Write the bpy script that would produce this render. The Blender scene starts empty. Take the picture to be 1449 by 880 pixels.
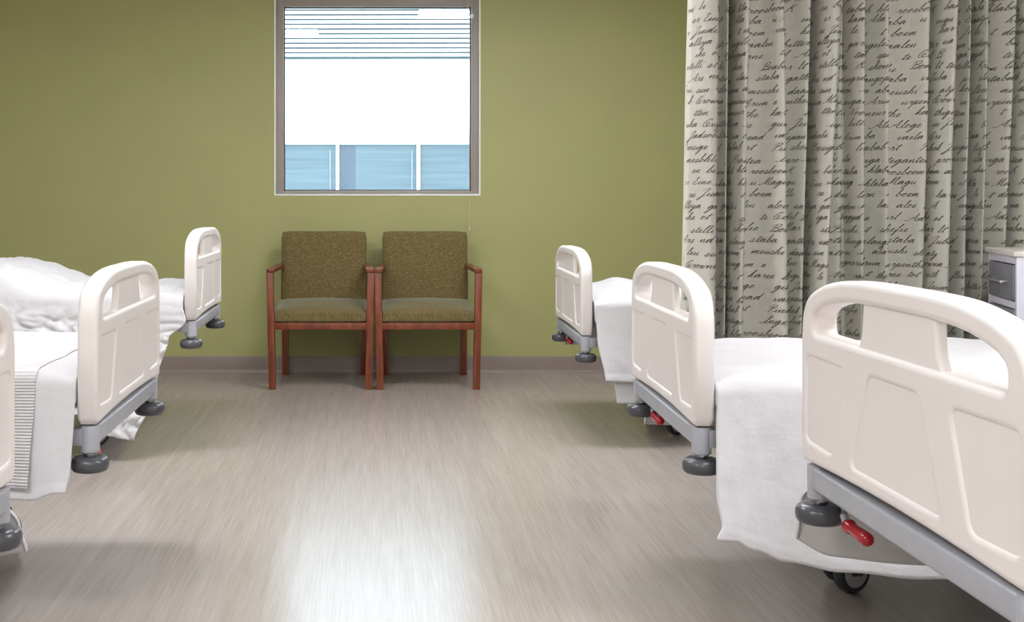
import bpy, bmesh, math, random
from mathutils import Vector, Matrix, noise

random.seed(7)
scene = bpy.context.scene
COL = scene.collection
PI = math.pi
F, VX, HY, CH = 1700.0, 533.0, 280.0, 1.15      # focal (px), vanishing point (px), horizon (px), camera height (m)
WALL_Y = 7.91
CEIL = 2.75
RX0, RX1, RY0 = -3.25, 3.4, -1.6

def gx(px, d): return (px - VX) * d / F
def gz(py, d): return CH - (py - HY) * d / F

# ------------------------------------------------------------------ materials
def srgb(r, g, b):
    def c(v):
        v /= 255.0
        return v / 12.92 if v <= 0.04045 else ((v + 0.055) / 1.055) ** 2.4
    return (c(r), c(g), c(b), 1.0)

class NT:
    def __init__(s, name):
        s.m = bpy.data.materials.new(name); s.m.use_nodes = True
        s.t = s.m.node_tree; s.t.nodes.clear()
        s.out = s.t.nodes.new('ShaderNodeOutputMaterial')
    def n(s, kind, **kw):
        nd = s.t.nodes.new(kind)
        for k, v in kw.items():
            if k in nd.inputs: nd.inputs[k].default_value = v
            else: setattr(nd, k, v)
        return nd
    def l(s, a, b): s.t.links.new(a, b)
    def bsdf(s, **kw):
        b = s.n('ShaderNodeBsdfPrincipled')
        for k, v in kw.items(): b.inputs[k].default_value = v
        s.l(b.outputs[0], s.out.inputs[0]); return b
    def coords(s, scale=(1, 1, 1), which='Object'):
        tc = s.n('ShaderNodeTexCoord'); mp = s.n('ShaderNodeMapping')
        mp.inputs['Scale'].default_value = scale
        s.l(tc.outputs[which], mp.inputs[0]); return mp.outputs[0]
    def ramp(s, src, stops):
        r = s.n('ShaderNodeValToRGB'); e = r.color_ramp.elements
        while len(e) < len(stops): e.new(0.5)
        for el, (p, c) in zip(e, stops): el.position = p; el.color = c
        s.l(src, r.inputs[0]); return r.outputs[0]
    def bump(s, b, src, strength, dist=0.002):
        bp = s.n('ShaderNodeBump'); bp.inputs['Strength'].default_value = strength
        bp.inputs['Distance'].default_value = dist
        s.l(src, bp.inputs['Height']); s.l(bp.outputs[0], b.inputs['Normal'])

def plain(name, col, rough=0.5, metal=0.0, spec=0.5, nscale=0, namp=0.06, bump=0.0, bscale=200):
    t = NT(name); b = t.bsdf(**{'Base Color': col, 'Roughness': rough, 'Metallic': metal, 'Specular IOR Level': spec})
    if nscale:
        nz = t.n('ShaderNodeTexNoise', Scale=nscale, Detail=4.0); t.l(t.coords(), nz.inputs['Vector'])
        lo = tuple(c * (1 - namp) for c in col[:3]) + (1,); hi = tuple(min(1, c * (1 + namp)) for c in col[:3]) + (1,)
        t.l(t.ramp(nz.outputs[0], [(0.35, lo), (0.65, hi)]), b.inputs['Base Color'])
    if bump:
        nb = t.n('ShaderNodeTexNoise', Scale=bscale, Detail=3.0); t.l(t.coords(), nb.inputs['Vector'])
        t.bump(b, nb.outputs[0], bump, 0.001)
    return t.m

M = {}
M['wall'] = plain('wall_paint', srgb(166, 165, 108), 0.55, nscale=3, namp=0.02, bump=0.15, bscale=350)
M['wall_white'] = plain('white_paint', srgb(222, 218, 206), 0.6, nscale=3, namp=0.02)
M['ceiling'] = plain('ceiling_tile', srgb(228, 226, 220), 0.9, bump=0.3, bscale=150)
M['base'] = plain('vinyl_base', srgb(138, 124, 116), 0.45, nscale=6, namp=0.03)
M['alu'] = plain('bronze_aluminium', srgb(156, 146, 138), 0.45, metal=0.0, nscale=8, namp=0.03)
M['bead'] = plain('glare_bead', srgb(240, 245, 238), 0.5, nscale=8, namp=0.02)  # window glare put into the white of the bead; cord lock shares it
M['board'] = plain('ivory_plastic', srgb(227, 220, 217), 0.38, nscale=5, namp=0.012, bump=0.06, bscale=500)
M['rail'] = plain('grey_coated_steel', srgb(163, 164, 171), 0.33, metal=0.0, nscale=20, namp=0.03)
M['dark_metal'] = plain('dark_steel', srgb(84, 84, 90), 0.45, metal=0.4, nscale=20, namp=0.05)
M['rubber'] = plain('bumper_rubber', srgb(74, 74, 79), 0.28, nscale=12, namp=0.06)
M['tyre'] = plain('tyre_rubber', srgb(48, 48, 52), 0.5, nscale=12, namp=0.06)
M['chrome'] = plain('chrome', srgb(205, 205, 208), 0.16, metal=1.0, nscale=40, namp=0.02)
M['red'] = plain('red_grip', srgb(165, 24, 34), 0.25, nscale=10, namp=0.05)
M['mattress'] = plain('mattress_cover', srgb(206, 216, 222), 0.55, nscale=10, namp=0.03)
M['cab'] = plain('lilac_white_laminate', srgb(214, 212, 226), 0.4, nscale=6, namp=0.015)
M['cab_top'] = plain('cabinet_top_laminate', srgb(214, 208, 200), 0.4, nscale=6, namp=0.02)
M['drawer'] = plain('grey_laminate', srgb(122, 121, 130), 0.4, nscale=6, namp=0.03)
M['cord'] = plain('blind_cord', srgb(196, 192, 178), 0.7, nscale=60, namp=0.05)
M['ink'] = plain('script_ink', srgb(66, 61, 53), 0.85, nscale=30, namp=0.15)

def cloth(name, col, rough=0.9, rib=None, weave=900):
    t = NT(name); b = t.bsdf(**{'Base Color': col, 'Roughness': rough, 'Specular IOR Level': 0.2, 'Sheen Weight': 0.15, 'Sheen Roughness': 0.5})
    v = t.coords()
    nz = t.n('ShaderNodeTexNoise', Scale=9.0, Detail=5.0); t.l(v, nz.inputs['Vector'])
    lo = tuple(c * 0.965 for c in col[:3]) + (1,)
    t.l(t.ramp(nz.outputs[0], [(0.35, lo), (0.65, col)]), b.inputs['Base Color'])
    n2 = t.n('ShaderNodeTexNoise', Scale=float(weave), Detail=2.0); t.l(v, n2.inputs['Vector'])
    n3 = t.n('ShaderNodeTexNoise', Scale=22.0, Detail=4.0); t.l(v, n3.inputs['Vector'])
    ad = t.n('ShaderNodeMath', operation='MULTIPLY_ADD'); t.l(n3.outputs[0], ad.inputs[0]); ad.inputs[1].default_value = 4.0
    t.l(n2.outputs[0], ad.inputs[2])
    src = ad.outputs[0]
    if rib:
        w = t.n('ShaderNodeTexWave', wave_type='BANDS', bands_direction='Z', wave_profile='SIN'); w.inputs['Scale'].default_value = rib
        w.inputs['Distortion'].default_value = 0.4
        t.l(v, w.inputs['Vector'])
        a2 = t.n('ShaderNodeMath', operation='MULTIPLY_ADD'); t.l(w.outputs['Fac'], a2.inputs[0]); a2.inputs[1].default_value = 4.0
        t.l(src, a2.inputs[2]); src = a2.outputs[0]
    t.bump(b, src, 0.7, 0.0014)
    return t.m

M['linen'] = cloth('white_linen', srgb(210, 208, 210))
M['linen_grey'] = cloth('soft_grey_linen', srgb(206, 206, 207))
M['waffle'] = cloth('ribbed_white_cotton', srgb(212, 209, 210), rib=40.0)
M['curtain'] = cloth('curtain_fabric', srgb(194, 191, 180))
M['curtain_hem'] = cloth('curtain_edge', srgb(206, 204, 190))

def fabric(name, stretch, sheen=0.35):
    t = NT(name)
    b = t.bsdf(**{'Roughness': 0.95, 'Specular IOR Level': 0.15, 'Sheen Weight': sheen, 'Sheen Roughness': 0.35})
    b.inputs['Sheen Tint'].default_value = srgb(190, 200, 190)
    v = t.coords(stretch)
    n1 = t.n('ShaderNodeTexNoise', Scale=1.0, Detail=6.0, Roughness=0.7); t.l(v, n1.inputs['Vector'])
    c = t.ramp(n1.outputs[0], [(0.28, srgb(58, 46, 28)), (0.45, srgb(100, 86, 55)), (0.58, srgb(122, 107, 70)), (0.76, srgb(160, 146, 106))])
    t.l(c, b.inputs['Base Color']); t.bump(b, n1.outputs[0], 0.5, 0.002)
    return t.m
M['fab_back'] = fabric('olive_tweed_back', (55, 200, 330))
M['fab_seat'] = fabric('olive_tweed_seat', (340, 90, 40), 0.9)

def wood(name):
    t = NT(name); b = t.bsdf(**{'Roughness': 0.32})
    v = t.coords((30, 30, 3))
    n1 = t.n('ShaderNodeTexNoise', Scale=1.6, Detail=6.0, Roughness=0.6, Distortion=0.6); t.l(v, n1.inputs['Vector'])
    c = t.ramp(n1.outputs[0], [(0.3, srgb(88, 40, 22)), (0.55, srgb(124, 62, 36)), (0.75, srgb(146, 80, 50))])
    t.l(c, b.inputs['Base Color']); return t.m
M['wood'] = wood('cherry_wood')

def floor_mat():
    t = NT('sheet_vinyl_floor'); b = t.bsdf(**{'Roughness': 0.24, 'Specular IOR Level': 0.5})
    v = t.coords((150, 3.2, 1))
    n1 = t.n('ShaderNodeTexNoise', Scale=1.0, Detail=5.0, Roughness=0.65); t.l(v, n1.inputs['Vector'])
    v2 = t.coords((28, 1.1, 1))
    n2 = t.n('ShaderNodeTexNoise', Scale=1.0, Detail=3.0); t.l(v2, n2.inputs['Vector'])
    mx = t.n('ShaderNodeMath', operation='MULTIPLY_ADD'); t.l(n2.outputs[0], mx.inputs[0]); mx.inputs[1].default_value = 0.5
    t.l(n1.outputs[0], mx.inputs[2])
    c = t.ramp(mx.outputs[0], [(0.50, srgb(149, 138, 130)), (0.75, srgb(159, 149, 142)), (1.0, srgb(169, 160, 153))])
    # welded seams of the vinyl sheets: along the room and a few across
    tc = t.n('ShaderNodeTexCoord'); sp = t.n('ShaderNodeSeparateXYZ'); t.l(tc.outputs['Object'], sp.inputs[0])
    def line(sock, at, w):
        s1 = t.n('ShaderNodeMath', operation='SUBTRACT'); t.l(sock, s1.inputs[0]); s1.inputs[1].default_value = at
        s2 = t.n('ShaderNodeMath', operation='ABSOLUTE'); t.l(s1.outputs[0], s2.inputs[0])
        s3 = t.n('ShaderNodeMath', operation='LESS_THAN'); t.l(s2.outputs[0], s3.inputs[0]); s3.inputs[1].default_value = w
        return s3.outputs[0]
    acc = None
    for so, at, w in ((sp.outputs[0], -0.912, 0.0022), (sp.outputs[0], 1.285, 0.0022), (sp.outputs[1], 6.1, 0.002), (sp.outputs[1], 4.03, 0.0012)):
        ln = line(so, at, w)
        if acc is None: acc = ln
        else:
            a = t.n('ShaderNodeMath', operation='MAXIMUM'); t.l(acc, a.inputs[0]); t.l(ln, a.inputs[1]); acc = a.outputs[0]
    mix = t.n('ShaderNodeMix', data_type='RGBA'); t.l(acc, mix.inputs[0]); t.l(c, mix.inputs[6]); mix.inputs[7].default_value = srgb(190, 172, 152)
    fade = t.n('ShaderNodeMath', operation='MULTIPLY'); t.l(acc, fade.inputs[0]); fade.inputs[1].default_value = 0.4
    t.l(fade.outputs[0], mix.inputs[0])
    t.l(mix.outputs[2], b.inputs['Base Color'])
    t.bump(b, n1.outputs[0], 0.08, 0.001)
    return t.m
M['floor'] = floor_mat()

def glass_mat():
    t = NT('window_glass')
    tr = t.n('ShaderNodeBsdfTransparent'); gl = t.n('ShaderNodeBsdfGlossy'); gl.inputs['Roughness'].default_value = 0.02
    tr.inputs[0].default_value = (0.95, 0.98, 0.97, 1)
    fr = t.n('ShaderNodeFresnel'); fr.inputs[0].default_value = 1.45
    mx = t.n('ShaderNodeMixShader'); t.l(fr.outputs[0], mx.inputs[0]); t.l(tr.outputs[0], mx.inputs[1]); t.l(gl.outputs[0], mx.inputs[2])
    t.l(mx.outputs[0], t.out.inputs[0]); return t.m
M['glass'] = glass_mat()

def emit(name, col, s):
    t = NT(name); e = t.n('ShaderNodeEmission'); e.inputs[0].default_value = col; e.inputs[1].default_value = s
    t.l(e.outputs[0], t.out.inputs[0]); return t.m
M['lamp'] = emit('lamp_diffuser', (0.965, 0.985, 1.03, 1), 29.5)

M['facade'] = plain('white_cladding', srgb(244, 246, 247), 0.7, nscale=0.6, namp=0.01)
M['louver'] = plain('louver_paint', srgb(243, 246, 248), 0.6, nscale=2, namp=0.02)
M['louver_dark'] = plain('louver_gap_mesh', srgb(62, 76, 82), 0.8, nscale=2, namp=0.05)
M['emblem'] = plain('emblem_orange', srgb(255, 232, 190), 0.6, nscale=4, namp=0.02)
M['emblem_blue'] = plain('emblem_pale_blue', srgb(228, 238, 247), 0.6, nscale=4, namp=0.02)
M['asphalt'] = plain('asphalt', srgb(150, 150, 148), 0.9, nscale=2, namp=0.1)
def blue_glass():
    t = NT('blue_tinted_glazing'); b = t.bsdf(**{'Roughness': 0.35, 'Specular IOR Level': 0.2})
    v = t.coords((0.5, 1, 18)); n1 = t.n('ShaderNodeTexNoise', Scale=1.0, Detail=4.0); t.l(v, n1.inputs['Vector'])
    c = t.ramp(n1.outputs[0], [(0.3, srgb(72, 85, 94)), (0.7, srgb(87, 102, 110))])
    t.l(c, b.inputs['Base Color']); return t.m
M['blueglass'] = blue_glass()
M['blueglass_dark'] = plain('blue_glazing_panel', srgb(56, 68, 82), 0.35, nscale=2, namp=0.06)
M['blueglass_light'] = plain('pale_blue_frame', srgb(98, 110, 118), 0.5, nscale=2, namp=0.04)
M['mullion'] = plain('white_mullion', srgb(236, 240, 242), 0.5, nscale=2, namp=0.02)

# ------------------------------------------------------------------ mesh helpers
def link(o): COL.objects.link(o); return o
def bm_box(bm, lo, hi, bev=0.0, seg=2, mat=0):
    r = bmesh.ops.create_cube(bm, size=1.0)
    vs = r['verts']
    for v in vs:
        v.co = Vector([lo[i] + (v.co[i] + 0.5) * (hi[i] - lo[i]) for i in range(3)])
    fs = set(f for v in vs for f in v.link_faces)
    for f in fs: f.material_index = mat
    if bev > 0:
        es = list(set(e for v in vs for e in v.link_edges))
        bmesh.ops.bevel(bm, geom=es, offset=bev, segments=seg, affect='EDGES', profile=0.5)
def bm_hull(bm, pts8, bev=0.0, seg=2):
    """pts8: four bottom then four top corners, counter-clockwise seen from above"""
    vs = [bm.verts.new(p) for p in pts8]
    q = [(3, 2, 1, 0), (4, 5, 6, 7), (0, 1, 5, 4), (1, 2, 6, 5), (2, 3, 7, 6), (3, 0, 4, 7)]
    for a in q: bm.faces.new([vs[i] for i in a])
    if bev > 0:
        es = list(set(e for v in vs for e in v.link_edges))
        bmesh.ops.bevel(bm, geom=es, offset=bev, segments=seg, affect='EDGES', profile=0.5)
def bm_lathe(bm, prof, center, axis='Z', n=28):
    """prof: (r, h) pairs from bottom to top"""
    rings = []
    for r, h in prof:
        ring = []
        for k in range(n):
            a = 2 * PI * k / n
            c, s = math.cos(a) * r, math.sin(a) * r
            p = {'Z': (c, s, h), 'Y': (s, h, c), 'X': (h, c, s)}[axis]
            ring.append(bm.verts.new(Vector(center) + Vector(p)))
        rings.append(ring)
    for a, b in zip(rings, rings[1:]):
        for k in range(n): bm.faces.new((a[k], a[(k + 1) % n], b[(k + 1) % n], b[k]))
    bm.faces.new(list(reversed(rings[0]))); bm.faces.new(rings[-1])
def bm_tube(bm, pts, r, n=10):
    pts = [Vector(p) for p in pts]; rings = []
    up = Vector((0.123, 0.31, 0.94)).normalized()
    for i, p in enumerate(pts):
        d = (pts[min(i + 1, len(pts) - 1)] - pts[max(i - 1, 0)]).normalized()
        a = d.cross(up).normalized(); b = a.cross(d).normalized()
        rr = r[i] if isinstance(r, (list, tuple)) else r
        rings.append([bm.verts.new(p + a * math.cos(2 * PI * k / n) * rr + b * math.sin(2 * PI * k / n) * rr) for k in range(n)])
    for a, b in zip(rings, rings[1:]):
        for k in range(n): bm.faces.new((a[k], a[(k + 1) % n], b[(k + 1) % n], b[k]))
    bm.faces.new(list(reversed(rings[0]))); bm.faces.new(rings[-1])
def finish(me, smooth=True, angle=40):
    if smooth:
        for p in me.polygons: p.use_smooth = True
        me.set_sharp_from_angle(angle=math.radians(angle))
def mesh_of(name, bm, mats, smooth=True, angle=40):
    bmesh.ops.recalc_face_normals(bm, faces=bm.faces[:])
    me = bpy.data.meshes.new(name); bm.to_mesh(me); bm.free()
    for m in (mats if isinstance(mats, (list, tuple)) else [mats]): me.materials.append(m)
    finish(me, smooth, angle); return me
def obj(name, me, parent=None, loc=(0, 0, 0), rot=(0, 0, 0), label=None):
    o = link(bpy.data.objects.new(name, me)); o.location = loc; o.rotation_euler = rot
    if parent: o.parent = parent
    if label: o['label'] = label
    return o
def part(name, bm, mat, parent=None, loc=(0, 0, 0), rot=(0, 0, 0), label=None, **k):
    return obj(name, mesh_of(name, bm, mat, **k), parent, loc, rot, label)
def thing(name, label, cat, loc=(0, 0, 0), rz=0.0, group=None):
    o = link(bpy.data.objects.new(name, None)); o.location = loc; o.rotation_euler = (0, 0, rz)
    o.empty_display_size = 0.2
    tag(o, label, cat, group); return o
def tag(o, label, cat, group=None):
    o['label'] = label; o['category'] = cat
    if group: o['group'] = group
    return o
def structure(name, bm, mat, **k):
    o = part(name, bm, mat, **k); o['kind'] = 'structure'; return o
def B(*boxes, bev=0.0, seg=2):
    bm = bmesh.new()
    for lo, hi in boxes: bm_box(bm, lo, hi, bev, seg)
    return bm
def L(*profs, axis='Z', n=28):
    bm = bmesh.new()
    for prof, c in profs: bm_lathe(bm, prof, c, axis, n)
    return bm

def round_poly(pts, radii, n=6):
    out = []; k = len(pts)
    for i in range(k):
        p0, p1, p2 = Vector(pts[i - 1]), Vector(pts[i]), Vector(pts[(i + 1) % k])
        r = radii[i] if isinstance(radii, (list, tuple)) else radii
        if r <= 0: out.append(p1); continue
        a = (p0 - p1).normalized(); b = (p2 - p1).normalized()
        r = min(r, (p0 - p1).length * 0.49, (p2 - p1).length * 0.49)
        s, e = p1 + a * r, p1 + b * r
        for j in range(n + 1):
            t = j / n
            out.append(s * (1 - t) ** 2 + p1 * 2 * t * (1 - t) + e * t * t)
    return out
def plate(bm, loops, x0, x1, bev):
    """closed outlines in (y, z) with holes, thickness x0..x1, edges rounded by bev; added to bm in bed axes"""
    cu = bpy.data.curves.new('tmp', 'CURVE'); cu.dimensions = '2D'; cu.fill_mode = 'BOTH'
    cu.extrude = (x1 - x0) / 2 - bev; cu.bevel_depth = bev; cu.bevel_resolution = 4; cu.offset = -bev
    for lp in loops:
        sp = cu.splines.new('POLY'); sp.points.add(len(lp) - 1); sp.use_cyclic_u = True
        for q, p in zip(sp.points, lp): q.co = (p[0], p[1], 0, 1)
    o = bpy.data.objects.new('tmp', cu); link(o)
    dg = bpy.context.evaluated_depsgraph_get(); me = bpy.data.meshes.new_from_object(o.evaluated_get(dg))
    xm = (x0 + x1) / 2
    me.transform(Matrix(((0, 0, 1, xm), (1, 0, 0, 0), (0, 1, 0, 0), (0, 0, 0, 1))))
    bm.from_mesh(me)
    bpy.data.objects.remove(o); bpy.data.curves.remove(cu); bpy.data.meshes.remove(me)

# ------------------------------------------------------------------ room shell
bm = B(((RX0, RY0, -0.1), (RX1, WALL_Y + 0.02, 0.0))); structure('floor', bm, M['floor'], smooth=False)
bm = B(((RX0 - 0.2, RY0 - 0.2, CEIL), (RX1 + 0.2, WALL_Y + 0.2, CEIL + 0.1))); structure('ceiling', bm, M['ceiling'], smooth=False)
WX0, WX1 = gx(388, WALL_Y), gx(680, WALL_Y)
WZ0, WZ1 = gz(277, WALL_Y), gz(-7, WALL_Y)
TH = 0.22
bm = B(((RX0 - 0.2, WALL_Y, -0.1), (WX0, WALL_Y + TH, CEIL)), ((WX1, WALL_Y, -0.1), (RX1 + 0.2, WALL_Y + TH, CEIL)),
       ((WX0, WALL_Y, -0.1), (WX1, WALL_Y + TH, WZ0)), ((WX0, WALL_Y, WZ1), (WX1, WALL_Y + TH, CEIL)))
structure('wall_back', bm, M['wall'], smooth=False)
structure('wall_left', B(((RX0 - 0.2, RY0, -0.1), (RX0, WALL_Y, CEIL))), M['wall_white'], smooth=False)
structure('wall_right', B(((RX1, RY0, -0.1), (RX1 + 0.2, WALL_Y, CEIL))), M['wall_white'], smooth=False)
structure('wall_front', B(((RX0 - 0.2, RY0 - 0.2, -0.1), (RX1 + 0.2, RY0, CEIL))), M['wall_white'], smooth=False)
def cove(x0, x1, y):
    bm = bmesh.new(); pr = [(0, 0.001), (-0.016, 0.001), (-0.010, 0.012), (-0.007, 0.025), (-0.006, 0.098), (-0.003, 0.108), (0, 0.108)]
    a = [bm.verts.new((x0, y + p, z)) for p, z in pr]; b = [bm.verts.new((x1, y + p, z)) for p, z in pr]
    for i in range(len(pr)):
        j = (i + 1) % len(pr); bm.faces.new((a[i], a[j], b[j], b[i]))
    bm.faces.new(a); bm.faces.new(list(reversed(b))); return bm
structure('baseboard_back', cove(RX0, RX1, WALL_Y), M['base'], angle=30)

# window: opening beads whitened for glare, frame, pane
win = link(bpy.data.objects.new('window_1', None)); win.location = ((WX0 + WX1) / 2, WALL_Y, WZ0); win['kind'] = 'structure'
hw, wh = (WX1 - WX0) / 2, WZ1 - WZ0
bd = 0.011
bm = B(((-hw, -0.004, 0), (-hw + bd, 0.05, wh)), ((hw - bd, -0.004, 0), (hw, 0.05, wh)), ((-hw + bd, -0.004, 0), (hw - bd, 0.05, bd)), ((-hw + bd, -0.004, wh - bd), (hw - bd, 0.05, wh)), bev=0.002)
part('glare_bead', bm, M['bead'], win)
fw = 0.060; i0 = bd + 0.001
bm = B(((-hw + i0, 0.02, i0), (-hw + fw, 0.12, wh - i0)), ((hw - fw, 0.02, i0), (hw - i0, 0.12, wh - i0)),
       ((-hw + fw, 0.02, i0), (hw - fw, 0.12, 0.034)), ((-hw + fw, 0.02, wh - 0.072), (hw - fw, 0.12, wh - i0)), bev=0.003)
part('window_frame', bm, M['alu'], win)
g = 0.008
bm = B(((-hw + fw - 0.001, 0.06, 0.033), (-hw + fw + g, 0.075, wh - 0.071)), ((hw - fw - g, 0.06, 0.033), (hw - fw + 0.001, 0.075, wh - 0.071)),
       ((-hw + fw, 0.06, 0.033), (hw - fw, 0.075, 0.033 + g)), ((-hw + fw, 0.06, wh - 0.071 - g), (hw - fw, 0.075, wh - 0.071)))
part('gasket', bm, M['dark_metal'], win)
bm = B(((-hw + fw, 0.066, 0.034), (hw - fw, 0.069, wh - 0.072))); part('glass_pane', bm, M['glass'], win, smooth=False)

# blind cords hanging beside the window
cy = WALL_Y - 0.045
cd = thing('blind_cord', 'thin pale blind cord with a tassel hanging down beside the right window jamb', 'cord', (gx(664, cy), cy, gz(326, cy)))
bm = bmesh.new(); zt = CEIL - gz(326, cy)
bm_tube(bm, [(0.0, 0, 0.02), (0.001, 0, 0.3), (-0.004, 0, 0.9), (-0.009, 0, 1.35), (-0.012, 0, zt)], 0.0016, 6); part('pull_cord', bm, M['cord'], cd)
bm = bmesh.new(); bm_tube(bm, [(0.018, 0, gz(22, cy) - gz(326, cy)), (0.016, 0, zt - 0.25), (0.014, 0, zt)], 0.0014, 6); part('lift_cord', bm, M['cord'], cd)
part('tassel', L(([(0.002, 0.022), (0.004, 0.018), (0.0065, 0.004), (0.006, 0.0), (0.0, 0.0)][::-1], (0, 0, 0)), n=14), M['cord'], cd)
zc = gz(23, cy) - gz(326, cy)
bm = B(((0.006, -0.008, zc - 0.012), (0.03, 0.008, zc + 0.012)), ((0.014, -0.014, zc - 0.02), (0.022, -0.004, zc + 0.02)), bev=0.004); part('cord_lock', bm, M['bead'], cd, label='white cord lock')

# ------------------------------------------------------------------ neighbouring building
FY = 20.0; fs = F / FY
bl = thing('office_building', 'overexposed white building with louvers and a blue glazed strip seen through the window', 'building', (0, FY, -4), math.radians(-0.6))
bz = lambda py: gz(py, FY) + 4
bx = lambda px: gx(px, FY)
part('wall_panel', B(((-11, 0, bz(204)), (12, 0.4, bz(84)))), M['facade'], bl, smooth=False)
bm = bmesh.new()
for px in (462, 541, 612): bm_box(bm, (bx(px) - 0.006, -0.006, bz(204)), (bx(px) + 0.006, 0.01, bz(84)))
for py in (115, 146, 173): bm_box(bm, (-11, -0.006, bz(py) - 0.006), (12, 0.01, bz(py) + 0.006))
part('panel_joint', bm, M['emblem_blue'], bl, smooth=False)
part('parapet_wall', B(((-11, 0.02, bz(-150)), (12, 0.4, bz(-110)))), M['facade'], bl, smooth=False)
part('louver_backing', B(((-11, 0.16, bz(84)), (12, 0.4, bz(-110)))), M['louver_dark'], bl, smooth=False)
for k in range(27):
    py = 80 - 6.75 * (k + 0.5)
    bm = bmesh.new(); z = bz(py); h = 6.75 / fs * 0.5
    pts = [(-11, 0.10, z - h * 0.58), (12, 0.10, z - h * 0.58), (12, 0.15, z - h * 0.58), (-11, 0.15, z - h * 0.58),
           (-11, 0.12, z + h * 0.60), (12, 0.12, z + h * 0.60), (12, 0.15, z + h * 0.60), (-11, 0.15, z + h * 0.60)]
    bm_hull(bm, pts); part('louver', bm, M['louver'], bl, smooth=False)
part('glazing', B(((-11, 0.06, bz(330)), (12, 0.4, bz(204)))), M['blueglass'], bl, smooth=False)
part('sill_wall', B(((-11, 0.0, 0), (12, 0.4, bz(330)))), M['facade'], bl, smooth=False)
for px in (-100, 18, 136, 244, 360, 477.5, 592, 708, 822, 938, 1056):
    part('mullion', B(((bx(px) - 0.026, -0.02, bz(330)), (bx(px) + 0.026, 0.08, bz(204))), bev=0.006), M['mullion'], bl)
part('glazing_panel', B(((bx(482), 0.05, bz(330)), (bx(502), 0.062, bz(206)))), M['blueglass_dark'], bl, smooth=False, label='darker blue glazing panel')
for px in (467, 583):
    part('glazing_edge', B(((bx(px) - 0.014, 0.045, bz(330)), (bx(px) + 0.014, 0.062, bz(212)))), M['blueglass_light'], bl, smooth=False)
bm = bmesh.new()
ch = [(610, 130), (618, 134), (634, 146), (622, 158), (612, 163), (609, 161), (618, 154), (622, 146), (616, 137)]
for y in (-0.03, 0.0):
    bm.faces.new([bm.verts.new((bx(a), y, bz(b))) for a, b in ch])
part('emblem', bm, M['emblem'], bl, smooth=False, label='pale orange arrow emblem')
structure('ground', B(((-14, WALL_Y + 1.2, -4.2), (15, 20.0, -4.0))), M['asphalt'], smooth=False)

# ------------------------------------------------------------------ ceiling lights
LIGHTS = [(0.6, -0.3), (1.8, 2.3), (0.95, 5.6), (-1.15, 4.4), (-1.5, 0.9)]  # last one is added to brighten the nearest right footboard and sheet sides
LLAB = ['long white ceiling light above the aisle nearest the camera', 'long white ceiling light above the gap before the middle curtain side bed',
        'long white ceiling light above the privacy curtain', 'long white ceiling light above the gap behind the middle left bed', 'extra ceiling light added to brighten the beds, above the gap before the nearest left bed']
for (x, y), lab in zip(LIGHTS, LLAB):
    t = thing('ceiling_light', lab, 'light', (x, y, CEIL), 0, 'ceiling lights')
    hx, hy = 0.62, 0.31
    bm = B(((-hx, -hy, -0.02), (hx, -hy + 0.03, 0)), ((-hx, hy - 0.03, -0.02), (hx, hy, 0)), ((-hx, -hy + 0.03, -0.02), (-hx + 0.03, hy - 0.03, 0)), ((hx - 0.03, -hy + 0.03, -0.02), (hx, hy - 0.03, 0)), bev=0.003)
    part('frame', bm, M['wall_white'], t)
    part('diffuser', B(((-hx + 0.03, -hy + 0.03, -0.012), (hx - 0.03, hy - 0.03, -0.002))), M['lamp'], t, smooth=False)

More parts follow.
